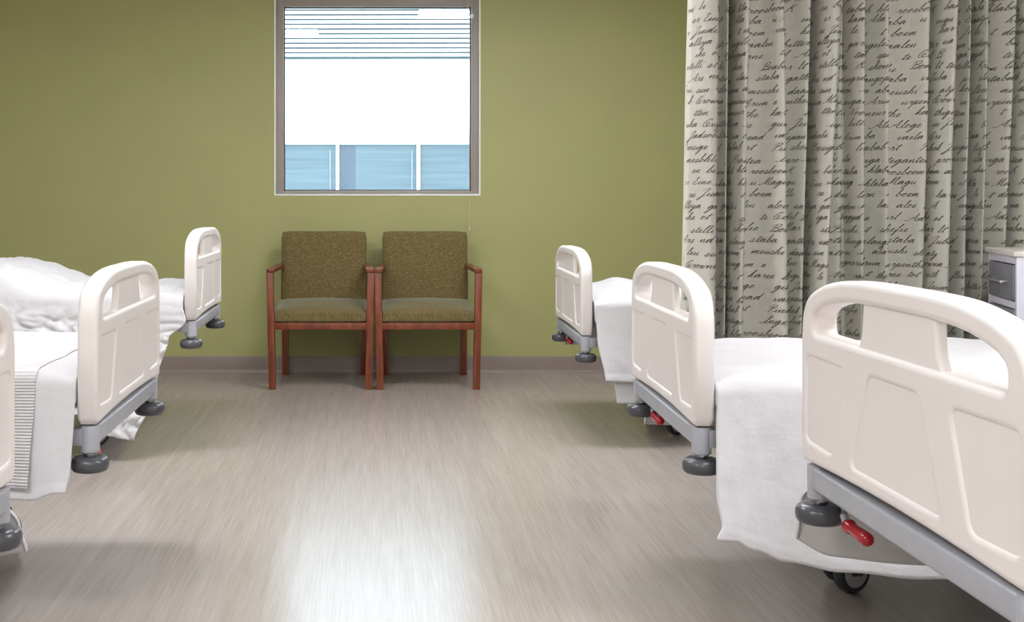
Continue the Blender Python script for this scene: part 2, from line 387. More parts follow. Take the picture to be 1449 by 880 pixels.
# ------------------------------------------------------------------ chairs
def make_chair():
    """base centre of the two front legs at the origin, back towards +y"""
    t = thing('armchair', '', 'chair'); W2 = 0.32; lw = 0.042; D = 0.60
    for s in (-1, 1):
        xo, xi = s * W2, s * (W2 - lw)
        a, b = min(xo, xi), max(xo, xi); k = s * 0.010
        bm = bmesh.new(); bm_hull(bm, [(a - k, 0, 0), (b - k, 0, 0), (b - k, 0.045, 0), (a - k, 0.045, 0), (a + k * .4, 0, 0.703), (b + k * .4, 0, 0.703), (b + k * .4, 0.05, 0.703), (a + k * .4, 0.05, 0.703)], 0.003)
        part('leg', bm, M['wood'], t)
        xo, xi = s * (W2 - 0.045), s * (W2 - 0.045 - lw); a, b = min(xo, xi), max(xo, xi)
        bm = bmesh.new(); bm_hull(bm, [(a, D - 0.01, 0), (b, D - 0.01, 0), (b, D + 0.03, 0), (a, D + 0.03, 0), (a, D - 0.05, 0.703), (b, D - 0.05, 0.703), (b, D, 0.703), (a, D, 0.703)], 0.003)
        part('leg', bm, M['wood'], t)
        x0, x1 = sorted((s * (W2 + 0.002), s * (W2 - 0.046))); y0, y1 = sorted((s * (W2 - 0.025), s * (W2 - 0.073)))
        bm = bmesh.new(); bm_hull(bm, [(x0, -0.006, 0.703), (x1, -0.006, 0.703), (y1, D, 0.703), (y0, D, 0.703), (x0, -0.006, 0.727), (x1, -0.006, 0.727), (y1, D, 0.727), (y0, D, 0.727)], 0.003)
        part('armrest', bm, M['wood'], t)
        s0, s1 = sorted((s * (W2 - 0.012), s * (W2 - 0.034))); r0, r1 = sorted((s * (W2 - 0.052), s * (W2 - 0.078)))
        bm = bmesh.new(); bm_hull(bm, [(s0, 0.045, 0.36), (s1, 0.045, 0.36), (r1, D - 0.02, 0.36), (r0, D - 0.02, 0.36), (s0, 0.045, 0.398), (s1, 0.045, 0.398), (r1, D - 0.02, 0.398), (r0, D - 0.02, 0.398)], 0.002)
        part('side_rail', bm, M['wood'], t)
    part('front_rail', B(((-W2 + lw - 0.004, 0.006, 0.36), (W2 - lw + 0.004, 0.034, 0.400)), bev=0.002), M['wood'], t)
    part('rear_rail', B(((-W2 + 0.09, D - 0.03, 0.36), (W2 - 0.09, D, 0.400)), bev=0.002), M['wood'], t)
    def cushion(name, x0, x1, y0, y1, z0, z1, bev, puff, mat, shear=0.0, tilt=0.0, parent=t):
        bm = bmesh.new(); bm_box(bm, (x0, y0, z0), (x1, y1, z1))
        bmesh.ops.subdivide_edges(bm, edges=bm.edges[:], cuts=9, use_grid_fill=True)
        cx, cy_, cz = (x0 + x1) / 2, (y0 + y1) / 2, (z0 + z1) / 2
        for v in bm.verts:
            h = Vector(((v.co.x - cx) / (x1 - x0) * 2, (v.co.y - cy_) / (y1 - y0) * 2, (v.co.z - cz) / (z1 - z0) * 2))
            # rounded edges: pull to a superellipsoid, then puff the broad faces
            dims = Vector(((x1 - x0) / 2, (y1 - y0) / 2, (z1 - z0) / 2)); q = v.co - Vector((cx, cy_, cz))
            inner = Vector([max(-(dims[i] - bev), min(dims[i] - bev, q[i])) for i in range(3)]); dlt = q - inner
            if dlt.length > 1e-6: q = inner + dlt.normalized() * min(bev, dlt.length)
            ax = puff[0]; others = [i for i in range(3) if i != ax]
            w = (1 - h[others[0]] ** 2) * (1 - h[others[1]] ** 2)
            q[ax] += puff[1] * w * (1 if h[ax] > 0 else (-1 if puff[2] else 0)) * abs(h[ax])
            q.y += shear * (v.co.z - z0); q.z += tilt * (v.co.y - y0) * (1 if h.z > 0 else 0)
            q += Vector((noise.noise(v.co * 9), noise.noise(v.co * 9 + Vector((5, 0, 0))), noise.noise(v.co * 9 + Vector((0, 7, 0))))) * 0.0025
            v.co = Vector((cx, cy_, cz)) + q
        return part(name, bm, mat, parent, angle=60)
    cushion('seat', -W2 + lw + 0.001, W2 - lw - 0.001, 0.004, 0.49, 0.400, 0.472, 0.018, (2, 0.024, False), M['fab_seat'], tilt=0.08)
    cushion('backrest', -0.273, 0.273, 0.44, 0.515, 0.455, 0.935, 0.02, (1, 0.012, True), M['fab_back'], shear=0.13)
    return t
def copy_tree(o, parent=None):
    c = o.copy(); link(c)
    if parent: c.parent = parent
    for ch in list(o.children): copy_tree(ch, c)
    return c
CY = 7.20
ch1 = make_chair(); ch1.location = (gx(453.3, CY), CY, 0)
tag(ch1, 'olive tweed armchair with cherry wood arms, nearer to the left beds', 'chair', 'waiting chairs under the window')
ch2 = copy_tree(ch1); ch2.location = (gx(606.3, CY), CY, -0.0)
tag(ch2, 'olive tweed armchair with cherry wood arms, behind which the blind cord hangs', 'chair', 'waiting chairs under the window')

# ------------------------------------------------------------------ beds
BW, BH, BT = 0.90, 0.40, 0.055
def board_mesh():
    bm = bmesh.new(); w = BW / 2
    top = lambda t: BH - 0.07 * abs(t) ** 4
    outl = [(-w + 0.004, 0.0)]
    outl = [(-w, 0.02), (-w + 0.015, 0.002)] + [(-w + BW * u, 0.012 * (1 - (2 * u - 1) ** 2)) for u in (0.08, 0.2, 0.35, 0.5, 0.65, 0.8, 0.92)] + [(w - 0.015, 0.002), (w, 0.02)]
    arc = []
    half = [(0.0, BH), (0.25, top(.25)), (0.5, top(.5)), (0.7, top(.7)), (0.82, 0.369), (0.90, 0.355), (0.955, 0.334), (0.985, 0.307), (1.0, 0.265), (1.0, 0.20)]
    sm = []
    for i in range(len(half) - 1):
        q = [half[max(i - 1, 0)] if i else (-0.25, top(.25)), half[i], half[i + 1], half[min(i + 2, len(half) - 1)]]
        for k in range(6):
            f = k / 6; c = [0.5 * (2 * q[1][m] + (q[2][m] - q[0][m]) * f + (2 * q[0][m] - 5 * q[1][m] + 4 * q[2][m] - q[3][m]) * f * f + (3 * q[1][m] - q[0][m] - 3 * q[2][m] + q[3][m]) * f ** 3) for m in (0, 1)]
            sm.append((min(w, c[0] * w), c[1]))
    outl += [(x, z) for x, z in reversed(sm)] + [(-x, z) for x, z in sm[1:]]
    sl = 0.425 * BW
    stop = lambda t: 0.358 - 0.04 * abs(t) ** 4
    slot = [(-sl, 0.276), (sl, 0.276), (sl, 0.312)] + [(sl * t, stop(t)) for t in [0.93 - 1.86 * k / 16 for k in range(17)]] + [(-sl, 0.312)]
    slot = round_poly(slot, [0.018, 0.018, 0.012] + [0] * 17 + [0.012], 5)
    U = lambda u: -w + BW * u
    pz0, pz1 = 0.046, 0.226
    pans = [[(U(0.035), pz0 + 0.006), (U(0.188), pz0 + 0.002), (U(0.258), pz1 - 0.004), (U(0.035), pz1 - 0.002)],
            [(U(0.300), pz0), (U(0.700), pz0), (U(0.612), pz1), (U(0.388), pz1)],
            [(U(0.812), pz0 + 0.002), (U(0.965), pz0 + 0.006), (U(0.965), pz1 - 0.002), (U(0.742), pz1 - 0.004)]]
    pr = [round_poly(p, 0.018, 5) for p in pans]
    plate(bm, [outl, slot] + pr, 0.0, BT, 0.012)
    for p in pans:
        c = Vector((sum(q[0] for q in p) / 4, sum(q[1] for q in p) / 4))
        big = [tuple(c + (Vector(q) - c) * 1.0 + Vector((math.copysign(0.016, q[0] - c.x), math.copysign(0.016, q[1] - c.y)))) for q in p]
        big = [(max(-w + 0.008, min(w - 0.008, a)), b) for a, b in big]
        plate(bm, [big], 0.0045, BT - 0.006, 0.001)
    blk = [(U(0.305), 0.262), (U(0.695), 0.262), (U(0.672), 0.30), (U(0.660), 0.375), (U(0.340), 0.375), (U(0.328), 0.30)]
    plate(bm, [blk], 0.009, 0.030, 0.008)
    return mesh_of('footboard', bm, M['board'], angle=44)
BOARD = board_mesh()
def rail_mesh():
    w = BW / 2
    bm = bmesh.new(); bm_box(bm, (0.006, -w + 0.03, -0.054), (0.046, w - 0.03, -0.006), 0.007, 3)
    return mesh_of('foot_rail', bm, M['rail'], angle=50)
RAIL = rail_mesh()
POST = mesh_of('corner_post', L(([(0.0225, -0.075), (0.0255, -0.072), (0.0255, -0.008), (0.024, -0.004), (0.018, -0.003)], (0, 0, 0))), M['rail'])
COLLAR = mesh_of('collar', L(([(0.008, -0.088), (0.012, -0.086), (0.016, -0.084), (0.018, -0.079), (0.018, -0.073), (0.015, -0.069)], (0, 0, 0)), n=24), M['chrome'])
BUMPER = mesh_of('bumper_wheel', L(([(0.010, -0.1255), (0.036, -0.125), (0.044, -0.1225), (0.0485, -0.1165), (0.0500, -0.1075), (0.0495, -0.0985), (0.046, -0.091), (0.040, -0.0865), (0.030, -0.085), (0.012, -0.0855)], (0, 0, 0)), n=40), M['rubber'], angle=50)
BRACKET = mesh_of('side_bracket', B(((0.02, -0.016, -0.050), (0.20, 0.016, -0.014)), ((0.0, -0.020, -0.056), (0.035, 0.020, -0.010)), bev=0.004), M['rail'])
def lever_meshes():
    bm = bmesh.new()
    bm_tube(bm, [(0, 0, -0.03), (0, 0, -0.067), (0, -0.004, -0.085), (0, -0.016, -0.097), (0, -0.035, -0.101)], 0.0085, 12)
    a = mesh_of('brake_lever', bm, M['rail'])
    bm = bmesh.new(); ys = [-0.025, -0.028, -0.036, -0.042, -0.06, -0.10, -0.12, -0.128, -0.131]; rs = [0.010, 0.0145, 0.0150, 0.012, 0.0122, 0.0135, 0.0135, 0.010, 0.004]
    bm_tube(bm, [(0, y, -0.101 - 0.05 * (-0.03 - y) * 0.4) for y in ys], rs, 16)
    return a, mesh_of('grip', bm, M['red'], angle=60)
LEVER, GRIP = lever_meshes()
def caster_meshes():
    r = 0.0625
    bm = L(([(r - 0.012, -0.016), (r - 0.003, -0.015), (r, -0.009), (r, 0.009), (r - 0.003, 0.015), (r - 0.012, 0.016)], (0, 0, r)), axis='Y', n=36)
    w = mesh_of('wheel', bm, M['tyre'], angle=50)
    bm = L(([(0.02, -0.019), (0.044, -0.019), (0.046, -0.015), (0.046, 0.015), (0.044, 0.019), (0.02, 0.019)], (0, 0, r)), axis='Y', n=28); h = mesh_of('hub', bm, M['rail'])
    bm = B(((-0.024, -0.030, 0.055), (0.024, -0.021, 0.135)), ((-0.024, 0.021, 0.055), (0.024, 0.030, 0.135)), ((-0.026, -0.030, 0.128), (0.026, 0.030, 0.140)), bev=0.003)
    bm_lathe(bm, [(0.008, -0.033), (0.008, 0.033)], (0, 0, r), 'Y', 12)
    bm_lathe(bm, [(0.014, 0.138), (0.014, 0.175)], (0, 0, 0), 'Z', 14)
    return mesh_of('caster', bm, M['dark_metal']), w, h
CASTER, WHEEL, HUB = caster_meshes()

class Bed: pass
def make_bed(pn, pf, right, label, mk=0.235, pose=None, cx=0.50, inset=0.26):
    """pn, pf: pixels of the near and far bottom corners of the footboard's aisle face"""
    if pose is None:
        rr = (pn[1] - HY) / (pf[1] - HY); dn = BW / (rr - 1)
        for _ in range(40):
            df = dn * rr; a = Vector((gx(pn[0], dn), dn)); b = Vector((gx(pf[0], df), df))
            dn *= BW / (b - a).length
        df = dn * rr; a = Vector((gx(pn[0], dn), dn)); b = Vector((gx(pf[0], df), df)); zb = gz(pn[1], dn)
    else: a, b, zb = Vector(pose[0]), Vector(pose[1]), pose[2]
    e = (b - a).normalized() if right else (a - b).normalized()
    bed = Bed(); bed.rz = math.atan2(-e.x, e.y); m = (a + b) / 2; bed.loc = (m.x, m.y, 0); bed.zb = zb; bed.right = right; bed.mt = zb + mk
    bed.sg = -1 if right else 1        # local y direction that faces the camera
    print('BED', label, [round(v, 3) for v in (a.x, a.y, b.x, b.y, zb, math.degrees(bed.rz))])
    t = thing('hospital_bed', label, 'bed', bed.loc, bed.rz, 'hospital beds along the aisle'); bed.t = t
    w = BW / 2; ln = 2.08
    obj('footboard', BOARD, t, (0, 0, zb)); obj('headboard', BOARD, t, (ln, 0, zb + 0.02), (0, 0, PI))
    obj('foot_rail', RAIL, t, (0, 0, zb))
    for s in (-1, 1):
        p = obj('corner_post', POST, t, (0.028, s * (w - 0.036), zb)); obj('collar', COLLAR, p, label='chrome collar')
        obj('bumper_wheel', BUMPER, t, (0.028, s * (w - 0.036), zb))
        obj('side_bracket', BRACKET, t, (0.04, s * (w - 0.036), zb))
    lv = obj('brake_lever', LEVER, t, (0.052, w - 0.100, zb - 0.006)); obj('grip', GRIP, lv, label='red grip')
    # frame, columns and wheeled base
    bm = B(((0.16, -w + 0.045, zb - 0.07), (ln - 0.06, -w + 0.085, zb - 0.01)), ((0.16, w - 0.085, zb - 0.07), (ln - 0.06, w - 0.045, zb - 0.01)),
           ((0.30, -w + 0.085, zb - 0.05), (0.34, w - 0.085, zb - 0.012)), ((ln - 0.3, -w + 0.085, zb - 0.05), (ln - 0.26, w - 0.085, zb - 0.012)),
           ((0.14, -w + 0.05, zb - 0.010), (ln - 0.03, w - 0.05, zb + 0.010)), bev=0.004)
    part('deck_frame', bm, M['rail'], t)
    cx0, cx1 = cx, ln - 0.45
    bm = B(((cx0 - 0.02, -w + inset - 0.03, 0.17), (cx1 + 0.02, -w + inset + 0.02, 0.22)), ((cx0 - 0.02, w - inset - 0.02, 0.17), (cx1 + 0.02, w - inset + 0.03, 0.22)),
           ((cx0 - 0.03, -w + inset - 0.03, 0.165), (cx0 + 0.03, w - inset + 0.03, 0.215)), ((cx1 - 0.03, -w + inset - 0.03, 0.165), (cx1 + 0.03, w - inset + 0.03, 0.215)), *(((x - 0.045, -0.3, 0.166), (x + 0.045, 0.3, 0.2)) for x in (cx0 + 0.12, cx1 - 0.12)), bev=0.004)
    part('base_frame', bm, M['dark_metal'], t)
    for x in (cx0 + 0.12, cx1 - 0.12):
        part('lift_column', B(((x - 0.06, -0.10, 0.17), (x + 0.06, 0.10, zb - 0.045)), bev=0.005), M['rail'], t)
    for x in (cx0, cx1):
        for s in (-1, 1):
            c = obj('caster', CASTER, t, (x, s * (w - inset), 0), (0, 0, 0.5)); obj('wheel', WHEEL, c); obj('hub', HUB, c)
    bm = B(((0.085, -0.43, zb + 0.011), (ln - 0.02, 0.43, bed.mt - 0.012)), bev=0.035, seg=4); part('mattress', bm, M['mattress'], t)
    return bed

def lerp_table(tab, x):
    if x <= tab[0][0]: return tab[0][1]
    for (a, va), (b, vb) in zip(tab, tab[1:]):
        if x <= b:
            k = (x - a) / (b - a); k = k * k * (3 - 2 * k); return va + (vb - va) * k
    return tab[-1][1]
def bedding(name, bed, label, cat, mat, near, far, x0=0.060, x1=1.95, edge=((0, 0), (1, 0)), edge_far=((0, 0), (1, 0)), off=0.0, seed=1, amp=1.0, crumple=0.0,
            lump=None, flare=0.03, nx=110, folds=0.012, hwid=0.452, near_x=None, group=None, thick=0.003):
    """near / far: hem height above the floor as (x, z) tables; edge: shift of the foot-end edge down the near hang"""
    sd = Vector((seed * 3.17, seed * 1.71, seed * 0.93)); r = 0.045
    zt = bed.mt + off + 0.005 * amp; free = x0 > 0.1; hwd = hwid + off
    prof = []
    nh, ncorner, ntop = (80, 8, 70) if crumple else (44, 7, 44)
    for k in range(nh + 1): prof.append(('n', 1 - k / nh))
    for k in range(1, ncorner): prof.append(('nc', k / ncorner))
    for k in range(ntop + 1): prof.append(('t', k / ntop))
    for k in range(1, ncorner): prof.append(('fc', 1 - k / ncorner))
    for k in range(nh + 1): prof.append(('f', k / nh))
    V = []; nj = len(prof)
    for i in range(-1, nx + 1):
        xi = (max(i, 0) / nx) ** 1.35
        for kind, t in prof:
            hang = t if kind in 'nf' else 0.0
            e0 = lerp_table(edge, hang) if kind[0] == 'n' else (lerp_table(edge_far, hang) if kind[0] == 'f' else 0.0)
            xs = x0 + e0; x = xs + (x1 - xs) * xi
            fx = max(0.0, 1 - (x - xs) / 0.35)
            if kind in ('n', 'f'):
                hem = lerp_table(near if kind == 'n' else far, x); zz = (zt - r) - t * ((zt - r) - hem)
                g = t ** 1.2
                fo = (math.sin(x * 14 + seed + 1.5 * noise.noise(Vector((x * 3, seed, 0)))) * folds + noise.noise(Vector((x * 5, zz * 1.2, seed)) + sd) * folds * 1.3) * g
                p = hwd + flare * g + fo + flare * 0.8 * fx * fx * g
                wr = noise.noise(Vector((x * 9, zz * 5, 0)) + sd) * 0.004 + noise.noise(Vector((x * 22, zz * 16, 3)) + sd) * 0.0022
                p += max(wr * amp * min(1, 0.35 + t), -0.003)
                if crumple:
                    q = Vector((x * 10 + 2 * noise.noise(Vector((x * 4, zz * 4, 1))), zz * 13, seed * 1.0))
                    p += crumple * (abs(noise.noise(q)) * 0.9 + 0.55 * abs(noise.noise(q * 2.1)) + 0.3 * abs(noise.noise(q * 4.3))) * min(1, t * 3) * (1 - 0.5 * t)
                if 0.915 < t: p += 0.0022
                if kind == 'f': p = -p
                V.append((x, p, zz))
            else:
                if kind == 't': p = (hwd - r) * (1 - 2 * t); z = zt
                else:
                    a = t * PI / 2; p = (hwd - r) + r * math.cos(a); z = zt - r + r * math.sin(a)
                    if kind == 'fc': p = -p
                wt = 1.0 if kind == 't' else t
                dz = noise.noise(Vector((x * 4, p * 5, 0)) + sd) * 0.006 + noise.noise(Vector((x * 13, p * 13, 2)) + sd) * 0.003
                z += dz * amp * wt
                if crumple:
                    q = Vector((x * 9, p * 9, seed * 1.0)); z += crumple * 0.4 * (abs(noise.noise(q)) + 0.5 * abs(noise.noise(q * 2.2))) * wt
                if lump: z += lump(x, p) * (1.0 if kind == 't' else t)
                z -= (0 if free else 0.02) * max(0, 1 - (x - xs) / 0.09) ** 2 * wt
                V.append((x, p, z))
    Fs = []
    if free: V[:nj] = [(x - 0.004, p, z) for x, p, z in V[nj:2 * nj]]
    else: V[:nj] = [(V[nj + j][0] + 0.003, V[nj + j][1] * (0.86 if V[nj + j][2] > bed.zb + 0.06 else 0.992), min(V[nj + j][2], zt - 0.03)) for j in range(nj)]
    for i in range(nx + 1):
        for j in range(nj - 1):
            a = i * nj + j; Fs.append((a, a + 1, a + nj + 1, a + nj))
    V = [(x, bed.sg * p, z) for x, p, z in V]
    bm = bmesh.new(); vs = [bm.verts.new(v) for v in V]
    for f in Fs: bm.faces.new([vs[k] for k in f])
    me = mesh_of(name, bm, mat, angle=180)
    # outward normals
    up = sum(p.normal.z for p in me.polygons if abs(p.normal.z) > 0.7)
    if up < 0: me.flip_normals()
    o = obj(name, me, None, bed.loc, (0, 0, bed.rz))
    sm = o.modifiers.new('thickness', 'SOLIDIFY'); sm.thickness = thick; sm.offset = 1.0
    tag(o, label, cat, group); return o

RM = make_bed((982, 605.4), (892.9, 532.6), True, 'middle bed on the curtain side, its footboard in front of the gathered curtain', mk=0.122, cx=0.55, inset=0.40)
RF = make_bed((822, 475.6), (785.5, 448.5), True, 'farthest bed on the curtain side, its footboard against the green wall', mk=0.155, cx=0.50, inset=0.24)
RN = make_bed(None, None, True, 'nearest bed on the curtain side, its large ivory footboard filling the lower right corner',
              pose=((0.9035, 1.66), (0.9035, 2.56), 0.593), mk=0.128, cx=0.9)
LM = make_bed((138, 603), (226.5, 531), False, 'middle bed on the left with the ribbed blanket hanging by its footboard', mk=0.138, cx=0.50, inset=0.10)
LF = make_bed((278, 453.8), (313.5, 428.6), False, 'farthest bed on the left, raised high beside the two armchairs', mk=0.108)
LN = make_bed(None, None, False, 'nearest bed on the left, only its footboard edge and bumper in the picture', pose=((-0.732, 1.54), (-0.732, 2.44), 0.575), mk=0.13)

GB = 'bed sheets draped over the beds'
bedding('bed_sheet', RM, 'white sheet hanging low from the middle curtain side bed, its corner flared out', 'sheet', M['linen'],
        [(0.0, 0.285), (0.09, 0.275), (0.14, 0.25), (0.22, 0.222), (0.36, 0.20), (0.6, 0.175), (2, 0.2)], [(0, 0.38), (2, 0.38)],
        x0=0.060, edge=((0, 0), (0.3, -0.006), (0.7, -0.012), (0.9, -0.002), (1, -0.018)), amp=1.7, seed=3, flare=0.042, group=GB)
bedding('blanket', RF, 'white blanket over the farthest curtain side bed, hem above a longer sheet', 'blanket', M['linen'],
        [(0, 0.31), (0.3, 0.30), (2, 0.30)], [(0, 0.35), (2, 0.35)], x0=0.064, edge=((0, 0), (0.4, 0.008), (1, 0.04)), off=0.020, seed=5, flare=0.022,
        lump=lambda x, p: 0.05 * math.exp(-((x - 0.75) / 0.28) ** 2) + 0.03 * math.exp(-((x - 0.32) / 0.08) ** 2) * (1 if p < 0 else 0.4), group='blankets on the beds')
bedding('bed_sheet', RF, 'longer white sheet showing below the blanket on the farthest curtain side bed', 'sheet', M['linen_grey'],
        [(0, 0.215), (0.18, 0.20), (0.4, 0.215), (2, 0.22)], [(0, 0.40), (2, 0.40)], x0=0.072, edge=((0, 0), (1, 0.09)), seed=5, off=-0.003, flare=0.016, folds=0.012, group=GB)
bedding('bed_sheet', RN, 'white sheet behind the nearest curtain side footboard, bunched into a soft lump', 'sheet', M['linen_grey'],
        [(0, 0.38), (2, 0.38)], [(0.0, 0.40), (0.1, 0.36), (0.5, 0.345), (2, 0.36)], x0=0.064, edge_far=((0, 0), (0.42, 0), (0.65, -0.04), (1, -0.035)), seed=8, flare=0.05,
        lump=lambda x, p: 0.14 * math.exp(-((x - 0.50) / 0.27) ** 4 - ((p + 0.24) / 0.15) ** 4) * (1 + 0.06 * math.sin(p * 60 + x * 14)), group=GB)
bedding('bed_sheet', LM, 'smooth white sheet on the middle left bed, showing past the ribbed blanket', 'sheet', M['linen'],
        [(0, 0.395), (0.1, 0.39), (0.16, 0.37), (2, 0.34)], [(0, 0.45), (2, 0.45)], x0=0.060, edge=((0, 0), (0.2, 0.0), (0.8, 0.004), (1, 0.012)), seed=12, flare=0.022, folds=0.007, group=GB)
bedding('blanket', LM, 'ribbed white blanket hanging over the near side of the middle left bed', 'blanket', M['waffle'],
        [(0, 0.405), (2, 0.40)], [(0, 0.47), (2, 0.47)], x0=0.165, edge=((0, 0), (1, 0.006)), off=0.0035, seed=12, thick=0.002, flare=0.024, folds=0.007, group='blankets on the beds')
def lf_lump(x, p):
    s = 1 / (1 + math.exp(-(x - 0.78) / 0.07)); return 0.115 * s * (1 - 0.25 * max(0, (x - 1.1)))
bedding('bed_sheet', LF, 'crumpled white sheet heaped up over the farthest left bed and trailing almost to the floor', 'sheet', M['linen'],
        [(0, 0.09), (0.25, 0.09), (0.36, 0.11), (0.5, 0.2), (2, 0.3)], [(0, 0.64), (2, 0.64)], x0=0.062,
        edge=((0, 0), (0.12, -0.015), (0.25, 0.06), (0.5, 0.10), (0.7, 0.13), (1, 0.20)), seed=15, flare=0.03, amp=1.3, crumple=0.055, nx=230, lump=lf_lump, group=GB)
bedding('bed_sheet', LN, 'white sheet corner hanging below the bumper of the nearest left bed', 'sheet', M['linen'],
        [(0, 0.42), (2, 0.42)], [(0, 0.405), (0.15, 0.385), (2, 0.38)], x0=0.062, edge_far=((0, 0), (0.42, 0), (0.75, -0.05), (1, -0.058)), seed=17, flare=0.05, folds=0.006, group=GB)

# ------------------------------------------------------------------ curtain with handwriting
G = {
 'a': (1.2, [[(0,0),(.75,.95),(.4,1.0),(.1,.45),(.3,.02),(.65,.35),(.85,.95),(.8,.25),(1.0,0),(1.22,.2)]]),
 'b': (1.05, [[(0,.1),(.45,1.2),(.6,2.3),(.42,2.3),(.3,.9),(.35,.05),(.7,.05),(.85,.7),(.55,.8),(.8,.65),(1.07,.5)]]),
 'c': (.9, [[(0,.1),(.6,.95),(.75,.85),(.5,1.0),(.15,.5),(.35,0),(.75,.1),(.95,.35)]]),
 'd': (1.2, [[(0,0),(.75,.95),(.4,1.0),(.1,.45),(.3,.02),(.65,.5),(.95,2.3),(.8,.25),(1.0,0),(1.22,.2)]]),
 'e': (.9, [[(0,.1),(.45,.45),(.65,.8),(.45,1.0),(.2,.6),(.3,.05),(.65,.05),(.95,.3)]]),
 'f': (.75, [[(0,.1),(.45,1.2),(.7,2.2),(.5,2.3),(.3,.8),(.05,-.9),(0,-1.3),(.3,-.8),(.35,.1),(.78,.25)]]),
 'g': (1.1, [[(0,0),(.75,.95),(.4,1.0),(.1,.45),(.3,.05),(.65,.4),(.85,.95),(.7,-.4),(.35,-1.3),(.1,-1.1),(.6,-.2),(1.12,.2)]]),
 'h': (1.15, [[(0,.1),(.5,1.3),(.65,2.3),(.45,2.2),(.3,.8),(.25,0),(.45,.7),(.75,1.0),(.85,.7),(.8,.15),(.95,0),(1.17,.2)]]),
 'i': (.7, [[(0,.1),(.4,.95),(.3,.3),(.45,0),(.72,.2)], [(.55,1.45),(.63,1.58)]]),
 'j': (.7, [[(0,.1),(.4,.95),(.3,-.4),(.05,-1.2),(-.1,-1.0),(.3,-.2),(.72,.2)], [(.55,1.45),(.63,1.58)]]),
 'k': (1.05, [[(0,.1),(.5,1.3),(.65,2.3),(.45,2.2),(.3,.8),(.25,0),(.45,.6),(.8,.95),(.5,.5),(.8,.05),(1.07,.2)]]),
 'l': (.7, [[(0,.1),(.45,1.2),(.6,2.2),(.4,2.2),(.3,.8),(.4,0),(.72,.2)]]),
 'm': (1.4, [[(0,.2),(.2,.95),(.2,0),(.45,.85),(.65,.9),(.6,0),(.85,.85),(1.05,.9),(1.0,.15),(1.15,0),(1.42,.2)]]),
 'n': (1.1, [[(0,.2),(.2,.95),(.2,0),(.5,.85),(.75,.9),(.7,.15),(.85,0),(1.12,.2)]]),
 'o': (.95, [[(0,.1),(.5,1.0),(.2,.8),(.15,.2),(.45,0),(.75,.5),(.55,1.0),(.65,.8),(.97,.75)]]),
 'p': (1.05, [[(0,.2),(.35,1.1),(.2,0),(0,-1.4),(.15,-.5),(.4,.7),(.75,.95),(.8,.4),(.5,0),(.85,.05),(1.07,.2)]]),
 'r': (.9, [[(0,.1),(.35,1.1),(.45,.85),(.7,.9),(.6,.3),(.75,0),(.92,.2)]]),
 's': (.85, [[(0,.1),(.45,1.1),(.6,.5),(.45,0),(.15,.1),(.65,.05),(.87,.2)]]),
 't': (.75, [[(0,.1),(.4,.9),(.55,1.8),(.4,.5),(.45,0),(.77,.2)], [(.1,1.25),(.95,1.4)]]),
 'u': (1.15, [[(0,.1),(.3,.95),(.25,.2),(.45,0),(.75,.5),(.85,.95),(.8,.2),(.95,0),(1.17,.2)]]),
 'v': (.9, [[(0,.2),(.25,.95),(.35,.1),(.45,0),(.75,.8),(.7,1.0),(.92,.85)]]),
 'w': (1.3, [[(0,.2),(.25,.95),(.25,.1),(.45,0),(.65,.9),(.65,.1),(.85,0),(1.1,.9),(1.32,.8)]]),
 'y': (1.05, [[(0,.2),(.25,.95),(.3,.2),(.5,.1),(.8,.95),(.65,-.5),(.3,-1.3),(.1,-1.1),(.55,-.2),(1.07,.2)]]),
 'A': (1.5, [[(-.9,.25),(-.75,-.1),(-.3,.1),(.5,1.3),(.95,2.4),(.9,.8),(1.0,.1),(1.3,.1),(1.52,.2)], [(.1,.9),(.7,.7),(1.3,1.0)]]),
 'B': (1.45, [[(.45,2.1),(.35,1.0),(.1,0),(-.2,.2)], [(-.1,1.2),(.0,1.9),(.7,2.4),(1.2,2.2),(1.1,1.5),(.5,1.2),(1.2,1.0),(1.25,.3),(.7,-.05),(.4,.25),(.9,.3),(1.47,.2)]]),
 'C': (1.5, [[(.9,1.7),(1.05,2.2),(.75,2.3),(.25,1.5),(.05,.6),(.35,0),(.9,.2),(1.15,.9),(.9,1.2),(.65,.8),(.9,.1),(1.52,.2)]]),
 'E': (1.2, [[(.9,1.8),(.7,2.3),(.35,1.9),(.65,1.25),(.2,.9),(.1,.3),(.5,0),(1.22,.25)]]),
 'I': (1.0, [[(-.6,.35),(-.45,0),(.1,.25),(.6,1.3),(.95,2.3),(.6,2.2),(.5,1),(.35,.05),(1.02,.2)]]),
 'J': (1.0, [[(-.2,1.5),(.1,2.1),(.8,2.3),(.5,1),(.2,-.6),(-.2,-1.2),(-.4,-.9),(.3,-.1),(1.02,.2)]]),
 'K': (1.4, [[(.5,2.4),(.2,1.0),(-.1,-.3)], [(1.2,2.3),(.6,1.3),(.4,1.1),(.75,.9),(.9,.1),(1.42,.2)]]),
 'M': (1.75, [[(-.7,.1),(-.45,-.1),(0,.3),(.5,2.1),(.6,2.3),(.5,.1),(1.1,2.2),(1.25,2.3),(1.15,.3),(1.35,0),(1.77,.2)]]),
 'N': (1.4, [[(-.3,-.1),(.2,.9),(.5,2.2),(.7,1.0),(.8,0),(1.1,1.4),(1.4,2.5)]]),
 'P': (1.3, [[(.0,1.2),(-.15,1.8),(.4,2.4),(1.1,2.2),(1.05,1.5),(.5,1.2),(.35,1.5),(.6,1.7)], [(.65,2.1),(.4,1.0),(.2,0),(-.1,.05)], [(.9,.15),(1.32,.2)]]),
 'S': (1.1, [[(-.3,.3),(.2,.1),(.7,1.2),(.95,2.2),(.65,2.2),(.6,1.4),(.7,.5),(.4,0),(.1,.2)], [(.7,.1),(1.12,.2)]]),
}
